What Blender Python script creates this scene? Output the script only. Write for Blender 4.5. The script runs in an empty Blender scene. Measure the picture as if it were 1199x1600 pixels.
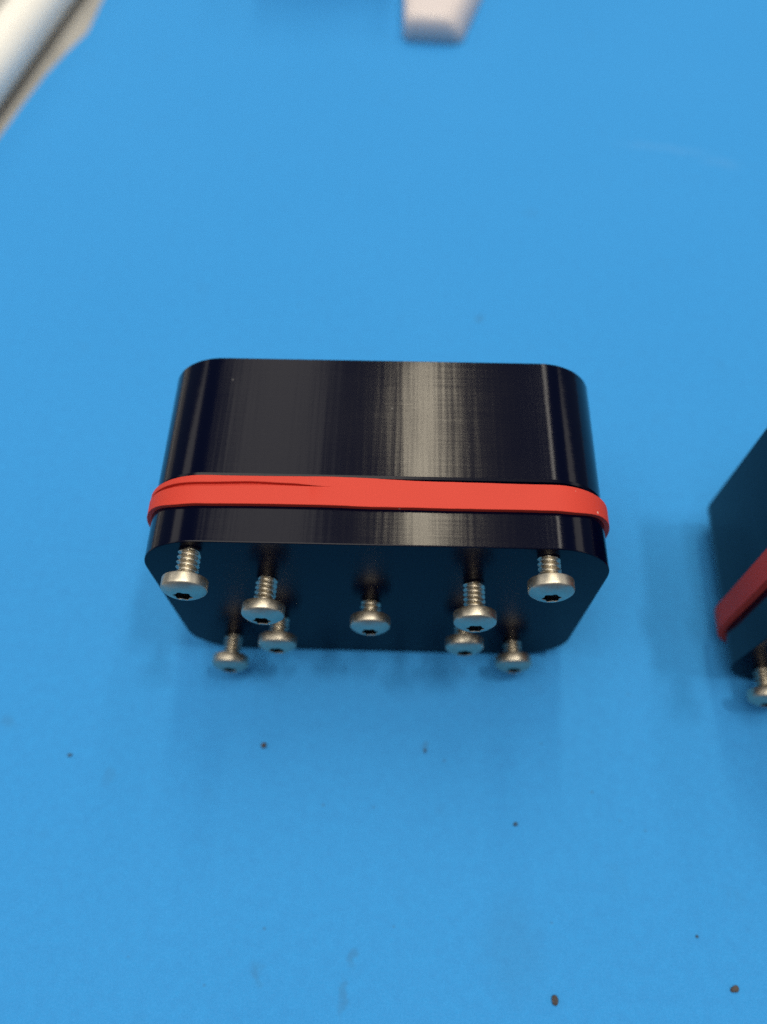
import bpy, math, random
from mathutils import Vector, Matrix, noise as mnoise

sc = bpy.context.scene
COL = sc.collection
random.seed(7)

# ------------------------------------------------------------------ camera
CAM = Vector((0.00332, -0.05820, 0.17633))
PITCH, YAW, ROLL, F_PX = 0.49719, -0.03175, -0.00693, 1211.1   # pitch from straight down
fwd = Vector((math.sin(PITCH) * math.sin(YAW), math.sin(PITCH) * math.cos(YAW), -math.cos(PITCH)))
rgt = Vector((math.cos(YAW), -math.sin(YAW), 0))
upv = rgt.cross(fwd)
c_, s_ = math.cos(ROLL), math.sin(ROLL)
r2 = rgt * c_ + upv * s_
u2 = upv * c_ - rgt * s_
cd = bpy.data.cameras.new('camera')
cam = bpy.data.objects.new('camera', cd)
COL.objects.link(cam)
cam.matrix_world = Matrix(((r2.x, u2.x, -fwd.x, CAM.x), (r2.y, u2.y, -fwd.y, CAM.y),
                           (r2.z, u2.z, -fwd.z, CAM.z), (0, 0, 0, 1)))
cd.sensor_fit = 'VERTICAL'
cd.sensor_height = 36.0
cd.lens = F_PX / 1600 * 36.0
cd.clip_start = 0.005
cd.clip_end = 50
cd.dof.use_dof = True
cd.dof.focus_distance = (Vector((0, 0.004, 0.056)) - CAM).dot(fwd)
cd.dof.aperture_fstop = cd.lens / 3.6          # 3.6 mm entrance pupil, as on a phone
sc.camera = cam

# ------------------------------------------------------------------ world, lamps, exposure
w = bpy.data.worlds.new('World')
sc.world = w
w.use_nodes = True
bg = w.node_tree.nodes['Background']
bg.inputs[0].default_value = (0.48, 0.68, 1.0, 1)
bg.inputs[1].default_value = 0.20


def area_lamp(name, x, width, y0, y1, z, radiance, col=(1.0, 0.93, 0.81)):
    ld = bpy.data.lights.new(name, 'AREA')
    ld.shape = 'RECTANGLE'
    ld.size = width
    ld.size_y = y1 - y0
    ld.energy = radiance * math.pi * width * (y1 - y0)
    ld.color = col
    o = bpy.data.objects.new(name, ld)
    COL.objects.link(o)
    o.location = (x, (y0 + y1) / 2, z)
    return o


area_lamp('ceiling_tube_lamp', 0.120, 0.110, 0.55, 1.74, 2.05, 35.0, (1.0, 0.88, 0.66))
area_lamp('ceiling_tube_lamp', 0.770, 0.100, 0.60, 1.90, 2.05, 15.0)
area_lamp('ceiling_tube_lamp', 0.200, 0.110, -0.12, 0.12, 2.05, 75.0)
area_lamp('ceiling_tube_lamp', 0.670, 0.120, -0.12, 0.12, 2.05, 125.0)
area_lamp('panel_and_fill_lamp', -0.450, 0.34, 0.10, 2.60, 2.05, 2.5)
area_lamp('panel_and_fill_lamp', -3.10, 1.80, -1.0, 2.60, 2.05, 1.8)  # added left fill for overall light, wide for a soft corner sheen
area_lamp('panel_and_fill_lamp', 3.30, 1.80, -1.0, 2.60, 2.05, 1.8)  # matching fill on the right, added to raise the overall light
area_lamp('panel_and_fill_lamp', -0.1, 3.0, 3.30, 3.90, 2.05, 1.5)  # added far fill, kept out of the box-top reflection
area_lamp('panel_and_fill_lamp', -0.6, 1.4, -0.90, 0.20, 2.05, 4.9)  # added overhead fill, lifts the shade in front of the box

vs = sc.view_settings
vs.view_transform = 'Standard'
vs.look = 'None'
vs.exposure = -0.13
vs.gamma = 1.0
vs.use_curve_mapping = False
sc.cycles.use_denoising = False
sc.cycles.max_bounces = 8


# ------------------------------------------------------------------ helpers
def link(name, me, mat=None, parent=None, loc=(0, 0, 0)):
    o = bpy.data.objects.new(name, me)
    COL.objects.link(o)
    if mat and me is not None and not me.materials:
        me.materials.append(mat)
    o.parent = parent
    o.location = loc
    return o


def mesh(name, verts, faces, smooth=True, sharp=30):
    me = bpy.data.meshes.new(name)
    me.from_pydata([tuple(v) for v in verts], [], faces)
    me.update()
    if smooth:
        me.polygons.foreach_set('use_smooth', [True] * len(me.polygons))
        me.set_sharp_from_angle(angle=math.radians(sharp))
    return me


def tag(o, label, cat, group=None):
    o['label'] = label
    o['category'] = cat
    if group:
        o['group'] = group
    return o


def loft(rings, closed_ends=True, wrap=False):
    """rings: list of equally long point lists, each a closed loop."""
    n = len(rings[0])
    v = [p for r in rings for p in r]
    f = []
    m = len(rings)
    for i in range(m if wrap else m - 1):
        a, b = i * n, ((i + 1) % m) * n
        for j in range(n):
            k = (j + 1) % n
            f.append((a + j, a + k, b + k, b + j))
    if closed_ends and not wrap:
        f.append(tuple(reversed(range(n))))
        f.append(tuple(range((m - 1) * n, m * n)))
    return v, f


class NT:
    def __init__(self, name):
        self.m = bpy.data.materials.new(name)
        self.m.use_nodes = True
        self.t = self.m.node_tree
        self.b = self.t.nodes['Principled BSDF']
        self.tc = self.t.nodes.new('ShaderNodeTexCoord').outputs['Object']

    def n(self, typ, ins=None, **props):
        nd = self.t.nodes.new(typ)
        for k, v in props.items():
            setattr(nd, k, v)
        for k, v in (ins or {}).items():
            if hasattr(v, 'is_output') or isinstance(v, bpy.types.NodeSocket):
                self.t.links.new(v, nd.inputs[k])
            else:
                nd.inputs[k].default_value = v
        return nd

    def math(self, op, a, b=0.0, c=0.0):
        return self.n('ShaderNodeMath', {0: a, 1: b, 2: c}, operation=op).outputs[0]

    def vm(self, op, a, b=(0, 0, 0)):
        nd = self.n('ShaderNodeVectorMath', {0: a, 1: b}, operation=op)
        return nd.outputs['Value'] if op in ('LENGTH', 'DISTANCE', 'DOT_PRODUCT') else nd.outputs['Vector']

    def scale(self, v, f):
        return self.n('ShaderNodeVectorMath', {0: v, 'Scale': f}, operation='SCALE').outputs['Vector']

    def noise(self, vec, scale, detail=2.0, rough=0.5):
        return self.n('ShaderNodeTexNoise', {'Vector': vec, 'Scale': scale, 'Detail': detail, 'Roughness': rough}).outputs[0]

    def map(self, v, a, b, c, d, smooth=False):
        return self.n('ShaderNodeMapRange', {0: v, 1: a, 2: b, 3: c, 4: d},
                      interpolation_type='SMOOTHSTEP' if smooth else 'LINEAR').outputs[0]

    def mix(self, f, a, b):
        nd = self.n('ShaderNodeMix', {}, data_type='RGBA')
        for k, v in ((0, f), (6, a), (7, b)):
            if isinstance(v, bpy.types.NodeSocket):
                self.t.links.new(v, nd.inputs[k])
            else:
                nd.inputs[k].default_value = v
        return nd.outputs[2]

    def set(self, **kw):
        for k, v in kw.items():
            k = k.replace('_', ' ')
            if isinstance(v, bpy.types.NodeSocket):
                self.t.links.new(v, self.b.inputs[k])
            else:
                self.b.inputs[k].default_value = v
        return self.m


def c3(r, g, b):
    return (r, g, b, 1.0)


# ------------------------------------------------------------------ materials
def mat_mat():
    k = NT('blue_mat')
    base = k.mix(k.noise(k.tc, 14, 3), c3(0.026, 0.268, 0.635), c3(0.035, 0.293, 0.675))
    grain = k.noise(k.tc, 2600, 2, 0.6)
    base = k.mix(k.map(grain, 0.35, 0.65, 0.0, 0.36), base, c3(0.075, 0.35, 0.78))
    mott = k.noise(k.tc, 420, 4, 0.75)
    base = k.mix(k.map(mott, 0.3, 0.7, 0.34, 0.0), base, c3(0.034, 0.20, 0.50))
    dv = k.n('ShaderNodeTexVoronoi', {'Vector': k.tc, 'Scale': 190.0})
    dr = k.n('ShaderNodeSeparateColor', {0: dv.outputs['Color']}).outputs[0]
    ds = k.math('MULTIPLY', k.map(dv.outputs['Distance'], 0.03, 0.09, 0.45, 0.0), k.math('GREATER_THAN', dr, 0.90))
    base = k.mix(ds, base, c3(0.05, 0.11, 0.19))
    blot = k.map(k.noise(k.tc, 75, 4, 0.6), 0.60, 0.78, 0.0, 0.16, True)
    base = k.mix(blot, base, c3(0.045, 0.19, 0.40))
    # smudges with a place of their own (x, y, radius, strength)
    wob = k.scale(k.vm('SUBTRACT', k.n('ShaderNodeTexNoise', {'Vector': k.tc, 'Scale': 260.0, 'Detail': 3.0}).outputs['Color'], (0.5, 0.5, 0.5)), 0.006)
    pos = k.vm('ADD', k.tc, wob)
    for x, y, sx, sy, st in ((-.0029, -.0620, .0016, .0028, .26), (.0285, -.0600, .0090, .0130, .10), (.0108, -.0219, .0010, .0018, .30),
                             (-.083, -.019, .003, .003, .16), (.0273, .1039, .0020, .0020, .34), (-.058, -.030, .002, .004, .12),
                             (-.005, -.069, .0015, .004, .25), (-.022, -.066, .0018, .004, .22), (.046, .150, .004, .003, .10)):
        d = k.vm('LENGTH', k.vm('MULTIPLY', k.vm('SUBTRACT', pos, (x, y, 0)), (1 / sx, 1 / sy, 0)))
        base = k.mix(k.map(d, 0.25, 1.0, st, 0.0, True), base, c3(0.05, 0.10, 0.16))
    # pale scuff
    for x, y, sx, sy, st in ((.094, .183, .024, .0022, .09), (.112, .176, .010, .0025, .07)):
        q = k.n('ShaderNodeVectorRotate', {'Vector': k.vm('SUBTRACT', pos, (x, y, 0)), 'Angle': 0.18}, rotation_type='Z_AXIS').outputs[0]
        d = k.vm('LENGTH', k.vm('MULTIPLY', q, (1 / sx, 1 / sy, 0)))
        base = k.mix(k.map(d, 0.2, 1.0, st, 0.0, True), base, c3(0.24, 0.40, 0.62))
    bump = k.n('ShaderNodeBump', {'Height': grain, 'Strength': 0.35, 'Distance': 0.00012})
    return k.set(Base_Color=base, Roughness=0.75, Specular_IOR_Level=0.15, Normal=bump.outputs[0])


def mat_black():
    """milled black acetal: fine tool marks along x and slow chatter across the walls"""
    k = NT('black_milled_plastic')
    g = k.n('ShaderNodeNewGeometry')
    nrm = k.n('ShaderNodeVectorTransform', {0: g.outputs['Normal']}, vector_type='NORMAL', convert_from='WORLD', convert_to='OBJECT').outputs[0]
    sep = k.n('ShaderNodeSeparateXYZ', {0: k.tc})
    x, y, z = sep.outputs[0], sep.outputs[1], sep.outputs[2]
    tang = k.vm('CROSS_PRODUCT', (0, 1, 0), nrm)
    perim = k.math('ADD', x, k.math('MULTIPLY', z, 0.9))
    wall = k.math('SUBTRACT', 1.0, k.math('ABSOLUTE', k.vm('DOT_PRODUCT', nrm, (0, 1, 0))))
    # chatter: varies along the perimeter, slowly along y; stronger where the cutter bit
    v1 = k.n('ShaderNodeCombineXYZ', {0: perim, 1: k.math('MULTIPLY', y, 0.018), 2: 0.0}).outputs[0]
    ch = k.math('SUBTRACT', k.noise(v1, 1350, 2, 0.55), 0.5)
    ch2 = k.math('SUBTRACT', k.noise(v1, 60, 1, 0.5), 0.5)
    gate = k.map(k.noise(k.vm('ADD', v1, (3.1, 0, 0)), 90, 1), 0.35, 0.65, 0.35, 1.0)
    a1 = k.math('ADD', k.math('MULTIPLY', k.math('MULTIPLY', ch, gate), 0.07), k.math('MULTIPLY', ch2, 0.030))
    # tool lines: vary along y, very long along the perimeter
    v2 = k.n('ShaderNodeCombineXYZ', {0: k.math('MULTIPLY', perim, 0.02), 1: y, 2: 0.0}).outputs[0]
    tl = k.math('SUBTRACT', k.noise(v2, 2600, 2, 0.7), 0.5)
    tl2 = k.math('SUBTRACT', k.noise(v2, 500, 1, 0.7), 0.5)
    a2 = k.math('ADD', k.math('MULTIPLY', tl, 0.04), k.math('MULTIPLY', tl2, 0.02))
    a1 = k.math('ADD', a1, k.math('MULTIPLY', tl, 0.02))
    off = k.vm('ADD', k.scale(tang, k.math('MULTIPLY', a1, wall)), k.scale(k.vm('ADD', (0, 1, 0), (0, 0, 0)), k.math('MULTIPLY', a2, wall)))
    n2 = k.vm('NORMALIZE', k.vm('ADD', nrm, off))
    n2 = k.n('ShaderNodeVectorTransform', {0: n2}, vector_type='NORMAL', convert_from='OBJECT', convert_to='WORLD').outputs[0]
    # dust specks and nicks
    vo = k.n('ShaderNodeTexVoronoi', {'Vector': k.tc, 'Scale': 420.0})
    rnd = k.n('ShaderNodeSeparateColor', {0: vo.outputs['Color']}).outputs[0]
    sp = k.math('MULTIPLY', k.math('LESS_THAN', vo.outputs['Distance'], k.map(rnd, 0.92, 1.0, 0.03, 0.10)), k.math('GREATER_THAN', rnd, 0.92))
    lines = k.map(tl, 0.16, 0.24, 0.0, 0.35)
    sp = k.math('MULTIPLY', sp, 0.22)
    col = k.mix(sp, c3(0.0004, 0.0009, 0.0085), c3(0.30, 0.29, 0.28))
    rough = k.map(k.noise(k.tc, 35, 3), 0.3, 0.7, 0.125, 0.155)
    rough = k.math('ADD', rough, k.math('MULTIPLY', k.math('SUBTRACT', 1.0, wall), 0.13))
    return k.set(Base_Color=col, Roughness=rough, IOR=k.map(wall, 0.0, 0.6, 1.17, 1.285), Normal=n2)


def mat_rubber():
    k = NT('red_rubber')
    base = k.mix(k.noise(k.tc, 60, 3), c3(0.54, 0.042, 0.024), c3(0.60, 0.052, 0.031))
    vo = k.n('ShaderNodeTexVoronoi', {'Vector': k.tc, 'Scale': 480.0})
    rnd = k.n('ShaderNodeSeparateColor', {0: vo.outputs['Color']}).outputs[0]
    sp = k.math('MULTIPLY', k.math('LESS_THAN', vo.outputs['Distance'], k.map(rnd, 0.90, 1.0, 0.05, 0.16)), k.math('GREATER_THAN', rnd, 0.90))
    base = k.mix(k.math('MULTIPLY', sp, 0.7), base, c3(0.75, 0.50, 0.42))
    bump = k.n('ShaderNodeBump', {'Height': k.noise(k.tc, 1500, 3), 'Strength': 0.2, 'Distance': 0.0001})
    return k.set(Base_Color=base, Roughness=0.62, Specular_IOR_Level=0.3, Normal=bump.outputs[0])


def mat_steel():
    k = NT('nickel_steel')
    base = k.mix(k.noise(k.tc, 900, 3), c3(0.43, 0.39, 0.315), c3(0.55, 0.50, 0.41))
    rough = k.map(k.noise(k.tc, 1400, 3), 0.3, 0.7, 0.36, 0.46)
    return k.set(Base_Color=base, Metallic=1.0, Roughness=rough)


def mat_plain(name, col, rough, var=0.08, scale=60, bump=0.0):
    k = NT(name)
    d = tuple(max(0, c * (1 - var)) for c in col)
    base = k.mix(k.noise(k.tc, scale, 4), c3(*d), c3(*col))
    if bump:
        b = k.n('ShaderNodeBump', {'Height': k.noise(k.tc, scale * 12, 3), 'Strength': bump, 'Distance': 0.0004})
        k.set(Normal=b.outputs[0])
    return k.set(Base_Color=base, Roughness=rough)


M_MAT = mat_mat()
M_BLACK = mat_black()
M_RED = mat_rubber()
M_STEEL = mat_steel()
M_SOCKET = mat_plain('shaded_socket_steel', (0.22, 0.21, 0.21), 0.18, 0.2, 900)  # darker copy of the screw steel; recess shade put in the colour
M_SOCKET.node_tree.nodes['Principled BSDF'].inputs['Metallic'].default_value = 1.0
M_TOP = mat_plain('beige_laminate', (0.47, 0.455, 0.42), 0.6, 0.45, 80, 0.2)
M_TUBE = mat_plain('white_plastic_tube', (0.90, 0.87, 0.79), 0.45, 0.04, 30)
M_PALE = mat_plain('pale_pink_plastic', (0.66, 0.59, 0.58), 0.55, 0.04, 40)
M_CRUMB = mat_plain('brown_crumb', (0.10, 0.085, 0.082), 0.9, 0.5, 1500)
M_CRUMB2 = mat_plain('dark_crumb', (0.055, 0.11, 0.18), 0.9, 0.4, 1500)

# ------------------------------------------------------------------ setting: worktop and mat
ZT = -0.0022
v = [(-0.9, -0.6, ZT), (0.9, -0.6, ZT), (0.9, 1.1, ZT), (-0.9, 1.1, ZT)]
v += [(x, y, ZT - 0.03) for x, y, _ in v]
wt = link('worktop', mesh('worktop', v, [(0, 1, 2, 3), (7, 6, 5, 4), (0, 4, 5, 1), (1, 5, 6, 2), (2, 6, 7, 3), (3, 7, 4, 0)], False), M_TOP)
wt['kind'] = 'structure'

edge = [(-0.190, -0.55), (-0.1395, 0.180), (-0.1350, 0.2020), (-0.1307, 0.2205), (-0.1255, 0.2360), (-0.1208, 0.2475), (-0.1200, 0.2580), (-0.1192, 0.272), (-0.108, 0.62)]
out = [(0.75, -0.55), (0.75, 0.62)]
poly = [(x, y) for x, y in edge]
poly = list(reversed(poly)) + out          # counter-clockwise: down the left edge, then right side
top = [(x, y, 0.0) for x, y in poly]
low = [(x, y, ZT + 0.0001) for x, y in poly]
n = len(poly)
mv = top + low
mf = [tuple(range(n)), tuple(reversed(range(n, 2 * n)))] + [(i, i + n, (i + 1) % n + n, (i + 1) % n) for i in range(n)]
mat_o = link('mat', mesh('mat', mv, mf, False), M_MAT)
mat_o['kind'] = 'structure'
mat_o['label'] = 'matte blue rubber bench mat with small smudges'

# ------------------------------------------------------------------ the boxes
W, H, D, R = 0.085, 0.057, 0.0405, 0.0115
SEAM = 0.0132          # distance of the joint from the screw face


def outline(inset=0.0, out=0.0, seg=20):
    """rounded rectangle in (x, z), counter-clockwise seen from -y, starting at the right of the top side"""
    pts = []
    r = R - inset + out
    for cx, cz, q in ((W / 2 - R, H - R, 0), (-W / 2 + R, H - R, 1), (-W / 2 + R, R, 2), (W / 2 - R, R, 3)):
        for i in range(seg + 1):
            a = (q + i / seg) * math.pi / 2
            pts.append((cx + r * math.cos(a), cz + r * math.sin(a)))
    return pts


def slab(name, y0, y1, b0, b1):
    def ring(inset, y):
        return [(x, y, z) for x, z in outline(inset)]
    h = 0.7071
    rings = [ring(b0, y0), ring(b0 * (1 - h) , y0 + b0 * (1 - h)), ring(0, y0 + b0), ring(0, y1 - b1), ring(b1, y1)]
    vv, ff = loft(rings)
    ff = [tuple(reversed(f)) for f in ff]
    me = mesh(name, vv, ff, True, 12)
    return me


ME_LID = slab('lid', 0.0, SEAM - 0.0006, 0.00022, 0.0003)
ME_BASE = slab('base', SEAM, D, 0.0007, 0.00035)
for me in (ME_LID, ME_BASE):
    me.materials.append(M_BLACK)


def screw_meshes():
    N = 48
    rh, hh = 0.0040, 0.0031

    def circ(r, y):
        return [(r * math.cos(2 * math.pi * i / N), y, r * math.sin(2 * math.pi * i / N)) for i in range(N)]

    def lobed(r, a, y):
        return [((r + a * math.cos(6 * t)) * math.cos(t), y, (r + a * math.cos(6 * t)) * math.sin(t))
                for t in (2 * math.pi * i / N for i in range(N))]
    # axis along -y; y = 0 is the centre of the outer face, +y runs into the lid
    rings = [circ(0.0019, hh), circ(rh - 0.00018, hh), circ(rh - 0.00004, hh - 0.00008), circ(rh, hh - 0.0002), circ(rh, 0.00135),
             circ(rh - 0.00006, 0.00116), circ(rh - 0.00020, 0.00098), circ(rh - 0.00042, 0.00082), circ(0.0031, 0.00050), circ(0.0025, 0.00022), circ(0.0020, 0.00006),
             lobed(0.00158, 0.00018, 0.0), lobed(0.00150, 0.00018, 0.00012)]
    vv, ff = loft(rings, False)
    ff = [tuple(reversed(f)) for f in ff]
    head = mesh('screw', vv, ff, True, 40)
    head.materials.append(M_STEEL)
    rings = [lobed(0.00150, 0.00018, 0.00012), lobed(0.00146, 0.00018, 0.0014), circ(0.0007, 0.0017)]
    vv, ff = loft(rings, False)
    vv.append((0, 0.0019, 0))
    a = 2 * N
    ff += [(a + i, a + (i + 1) % N, len(vv) - 1) for i in range(N)]
    ff = [tuple(reversed(f)) for f in ff]
    sock = mesh('drive_socket', vv, ff, True, 25)
    sock.materials.append(M_SOCKET)
    # helical thread
    S, per, pitch, turns = 28, 8, 0.00094, 13
    y_start = hh + 0.00075
    prof = [0.0, 0.0, 0.0, 0.35, 1.0, 0.9, 0.30, 0.0]
    r0, dr = 0.00145, 0.00062
    rings = [[(0.0027 * math.cos(2 * math.pi * i / S), hh - 0.00002, 0.0027 * math.sin(2 * math.pi * i / S)) for i in range(S)],
             [(0.0025 * math.cos(2 * math.pi * i / S), hh + 0.00022, 0.0025 * math.sin(2 * math.pi * i / S)) for i in range(S)],
             [(0.0018 * math.cos(2 * math.pi * i / S), hh + 0.00060, 0.0018 * math.sin(2 * math.pi * i / S)) for i in range(S)]]
    for m in range(turns * per):
        ring = []
        for i in range(S):
            t = i / S
            ph = (m / per - t) % 1.0 * per
            k = int(ph) % per
            fr = ph - int(ph)
            h_ = prof[k] * (1 - fr) + prof[(k + 1) % per] * fr
            r = r0 + dr * h_ * min(1.0, m / per + 0.3)
            ring.append((r * math.cos(2 * math.pi * t), y_start + m * pitch / per, r * math.sin(2 * math.pi * t)))
        rings.append(ring)
    vv, ff = loft(rings)
    ff = [tuple(reversed(f)) for f in ff]
    shank = mesh('threaded_shank', vv, ff, True, 60)
    shank.materials.append(M_STEEL)
    return head, sock, shank


ME_HEAD, ME_SOCK, ME_SHANK = screw_meshes()

SX, SZ = -0.00121, H / 2 + 0.00190
A_, C_, B_, E_ = 0.03159, 0.02233, 0.01966, 0.01061
SCREWS = [(-A_, C_, 8.44), (A_, C_, 7.27), (-B_, E_, 8.25), (B_, E_, 8.80), (0, 0, 6.15),
          (-B_, -E_, 6.91), (B_, -E_, 6.50), (-A_, -C_, 7.77), (A_, -C_, 6.33)]


def make_box(loc, rz, label, seed, dx=0.0):
    rnd = random.Random(seed)
    root = bpy.data.objects.new('plastic_box', None)
    COL.objects.link(root)
    root.empty_display_size = 0.02
    root.location = loc
    root.rotation_euler.z = rz
    tag(root, label, 'box', 'black boxes held shut by rubber bands')
    link('base', ME_BASE, None, root)
    link('lid', ME_LID, None, root)
    for x, z, pr in SCREWS:
        h = link('screw', ME_HEAD, None, root, (SX + dx + x, -pr / 1000, SZ + z))
        h.rotation_euler = (rnd.uniform(-.012, .012), rnd.uniform(0, math.pi * 2), rnd.uniform(-.012, .012))
        link('threaded_shank', ME_SHANK, None, h)
        link('drive_socket', ME_SOCK, None, h)
    return root


def band_mesh(y_lo, y_hi, split, thick, seed):
    """one wide rubber band; y_lo, y_hi, split are functions of (x, z) -> metres, split gives (y, gap)"""
    pts = outline(0, 0, 16)
    path = []
    m = len(pts)
    for i in range(m):                       # resample the straight runs
        a, b = pts[i], pts[(i + 1) % m]
        L = math.hypot(b[0] - a[0], b[1] - a[1])
        k = max(1, int(L / 0.0012))
        for j in range(k):
            path.append((a[0] + (b[0] - a[0]) * j / k, a[1] + (b[1] - a[1]) * j / k))
    m = len(path)
    rings = []
    for i in range(m):
        p, q = path[i - 1], path[(i + 1) % m]
        tx, tz = q[0] - p[0], q[1] - p[1]
        l = math.hypot(tx, tz)
        nx, nz = tz / l, -tx / l
        x, z = path[i]
        wob = 0.00005 * mnoise.noise(Vector((x * 130, z * 130, seed))) + 0.00003 * mnoise.noise(Vector((x * 520, z * 520, seed + 5)))
        a, b = y_lo(x, z) + wob, y_hi(x, z) - wob
        s, g = split(x, z)
        dep = min(1.0, max(0.0, (g - 0.00003) / 0.0003))
        e = 0.00007
        t = thick
        lowt = t - 0.00012 * dep            # the second strand lies a little lower
        sec = [(a, 0.00005), (a, t - e), (a + e, t), (s - e - 0.00002, t), (s - 0.00001, t - e * dep), (s, t - (t + .0003) * dep),
               (s + g, lowt - (lowt + .0003) * dep), (s + g + 0.00001, lowt - e * dep), (s + g + e + 0.00002, lowt), (b - e, lowt), (b, lowt - e), (b, 0.00005)]
        rings.append([(x + nx * o, y, z + nz * o) for y, o in sec])
    vv, ff = loft(rings, False, True)
    return mesh('rubber_band', vv, ff, True, 35)


def lerp(t, pts):
    if t <= pts[0][0]:
        return pts[0][1]
    for (a, b), (c, d) in zip(pts, pts[1:]):
        if t <= c:
            u = (t - a) / (c - a)
            u = u * u * (3 - 2 * u)
            return b + (d - b) * u
    return pts[-1][1]


box1 = make_box((0, 0, 0), 0, 'black box with striped sheen, standing on edge mid-mat, nine screws facing front', 3)
band1 = link('rubber_band', band_mesh(
    lambda x, z: lerp(x, [(-.0425, .0086), (-.034, .0070), (-.012, .0072), (.0, .0070), (.0335, .0070), (.0425, .0086)]),
    lambda x, z: lerp(x, [(-.0425, .0128), (-.030, .0129), (-.009, .0130), (.0125, .01235), (.036, .0122), (.0425, .0123)]),
    lambda x, z: (lerp(x, [(-.0425, .0114), (-.032, .0106), (-.018, .0110), (-.007, .01088), (.03, .0105)]),
                  lerp(x, [(-.0425, .0004), (-.034, .0008), (-.024, .00085), (-.016, .00052), (-.0075, .000002), (.0425, .000002)])),
    0.00095, 1.0), M_RED, None)
tag(band1, 'bright red rubber band around the box in the middle, split in two at its left', 'rubber band', 'red rubber bands round the boxes')

RZ2 = math.radians(-2.5)
X2, Y2 = 0.0781 + W / 2 * math.cos(RZ2), -0.0045 + W / 2 * math.sin(RZ2)
box2 = make_box((X2, Y2, 0), RZ2, 'dark box cut off by the right edge of the photo, its side in shade', 9, -0.0022)
band2 = link('rubber_band', band_mesh(
    lambda x, z: lerp(z, [(0, .0085), (.057, .0097)]),
    lambda x, z: lerp(z, [(0, .0135), (.057, .0157)]),
    lambda x, z: (.0115, .000002), 0.0017, 4.0), M_RED, None, (X2, Y2, 0))
band2.rotation_euler.z = RZ2
tag(band2, 'shaded dark red rubber band around the box at the right edge', 'rubber band', 'red rubber bands round the boxes')

# ------------------------------------------------------------------ white tube beside the mat
ta, tb = Vector((-0.1440, 0.1980)), Vector((-0.1305, 0.2700))
td = (tb - ta).normalized()
tn = Vector((-td.y, td.x))
RT = 0.0086
cen = ta + tn * (RT * 0.62)
N = 40
rings = []
for s, r in ((-0.30, RT - .0018), (-0.30, RT), (0.55, RT), (0.55, RT - .0018), (-0.30, RT - .0018)):
    c = cen + td * s
    rings.append([(c.x + tn.x * r * math.cos(2 * math.pi * i / N), c.y + tn.y * r * math.cos(2 * math.pi * i / N), ZT + RT + r * math.sin(2 * math.pi * i / N)) for i in range(N)])
vv, ff = loft(rings[:4], False, True)
tube = link('plastic_tube', mesh('plastic_tube', vv, ff, True, 40), M_TUBE)
tag(tube, 'round white tube lying beside the mat edge in the top left corner', 'tube')

# ------------------------------------------------------------------ pale holder at the top edge
def rrect(x0, x1, y0, y1, r, z, seg=6):
    pts = []
    for cx, cy, q in ((x1 - r, y1 - r, 0), (x0 + r, y1 - r, 1), (x0 + r, y0 + r, 2), (x1 - r, y0 + r, 3)):
        for i in range(seg + 1):
            a = (q + i / seg) * math.pi / 2
            pts.append((cx + r * math.cos(a), cy + r * math.sin(a), z))
    return pts


def rrect2d(poly, r, seg=5):
    pts = []
    m = len(poly)
    for i in range(m):
        p, a, b = Vector(poly[i]), Vector(poly[i - 1]), Vector(poly[(i + 1) % m])
        pa, pb = p + (a - p).normalized() * r, p + (b - p).normalized() * r
        for k in range(seg + 1):
            t = k / seg
            pts.append(tuple(pa * (1 - t) ** 2 + p * 2 * t * (1 - t) + pb * t * t))
    return pts


hold = bpy.data.objects.new('tool_holder', None)
COL.objects.link(hold)
hold.location = (0.014, 0.2435, 0)
tag(hold, 'pale pinkish plastic foot with rounded corners at the top edge', 'holder')
rings = []
for z, ins in ((0.0002, 0.0004), (0.0008, 0.0), (0.0065, 0.0), (0.0085, 0.0005), (0.0097, 0.0016), (0.0101, 0.0030)):
    # a flat tongue that widens to the right as it runs back, with a wide chamfer on that side
    pts = []
    side = min(1.0, z / 0.0101) * 0.0042
    for px, py in rrect2d([(-0.0112 + ins, 0.0 + ins), (0.0112 - ins - side, -0.0016 + ins), (0.0215 - ins - side, 0.034), (0.026 - ins - side, 0.075 - ins), (-0.0122 + ins, 0.075 - ins)], 0.0032):
        pts.append((px, py, z))
    rings.append(pts)
vv, ff = loft(rings)
link('foot', mesh('foot', vv, ff, True, 50), M_PALE, hold)
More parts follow.
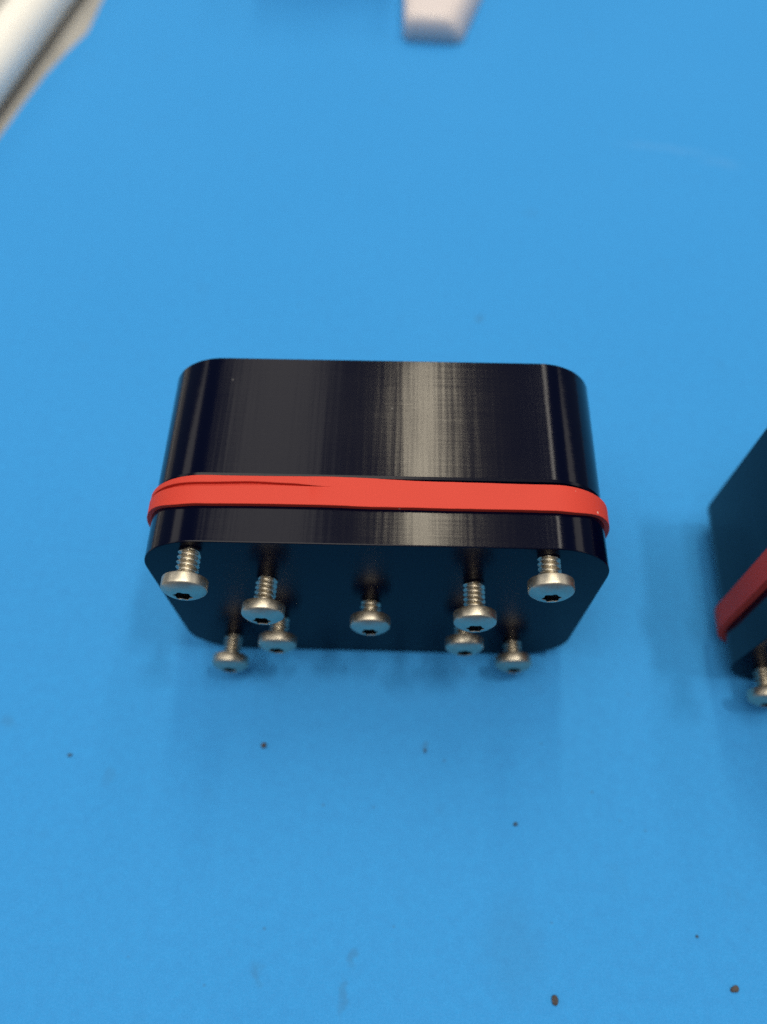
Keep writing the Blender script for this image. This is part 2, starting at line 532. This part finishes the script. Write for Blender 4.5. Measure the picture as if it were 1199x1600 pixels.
rings = [rrect(-0.066 + i, -0.014 - i, 0.040 + i, 0.120 - i, 0.006, z) for z, i in ((0.0003, .0012), (0.0012, 0.0), (0.064, 0.0), (0.0652, 0.0012))]
vv, ff = loft(rings)
link('unseen_shadow_block', mesh('unseen_shadow_block', vv, ff, True, 50), M_PALE, hold)  # unseen block, added to cast the dark patch on the mat

# ------------------------------------------------------------------ crumbs on the mat
def crumb(x, y, sx, sy, sz, rot, mat, label, seed):
    N, Mm = 10, 6
    rings = []
    for j in range(Mm):
        t = math.pi * (j + 0.5) / Mm
        ring = []
        for i in range(N):
            a = 2 * math.pi * i / N
            d = Vector((math.sin(t) * math.cos(a), math.sin(t) * math.sin(a), -math.cos(t)))
            k = 1 + 0.45 * mnoise.noise(d * 1.6 + Vector((seed * 3.7, 0, 0)))
            ring.append((d.x * sx * k * 0.72, d.y * sy * k * 0.72, max(0.00002, (d.z + 0.75) * sz * k)))
        rings.append(ring)
    vv, ff = loft(rings)
    o = link('crumb', mesh('crumb', vv, ff, True, 60), mat, None, (x, y, 0))
    o.rotation_euler.z = rot
    tag(o, label, 'crumb', 'specks of dirt on the blue mat')


for i, a in enumerate((
        (.0360, -.0688, .0008, .0013, .0005, 0.1, M_CRUMB, 'largest brown crumb, lying near the bottom edge of the mat'),
        (.0709, -.0661, .0011, .0008, .0004, 0.3, M_CRUMB, 'brown crumb near the bottom right corner of the photo'),
        (-.0248, -.0223, .0008, .0009, .0005, 0.0, M_CRUMB, 'brown crumb on the mat in front of the left-hand screws'),
        (-.0676, -.0255, .0007, .0005, .0003, 0.2, M_CRUMB2, 'small dark speck near the left edge of the mat'),
        (.0302, -.0373, .0006, .0006, .0004, 0.0, M_CRUMB2, 'small dark speck between the box and the largest brown crumb'),
        (.0110, -.0226, .0004, .0007, .0002, 0.0, M_CRUMB2, 'faint dark speck in front of the middle of the box'),
        (.0652, -.0573, .0004, .0004, .0002, 0.0, M_CRUMB2, 'tiny dark speck above the crumb in the bottom right corner'))):
    crumb(*a[:6], a[6], a[7], i + 1)
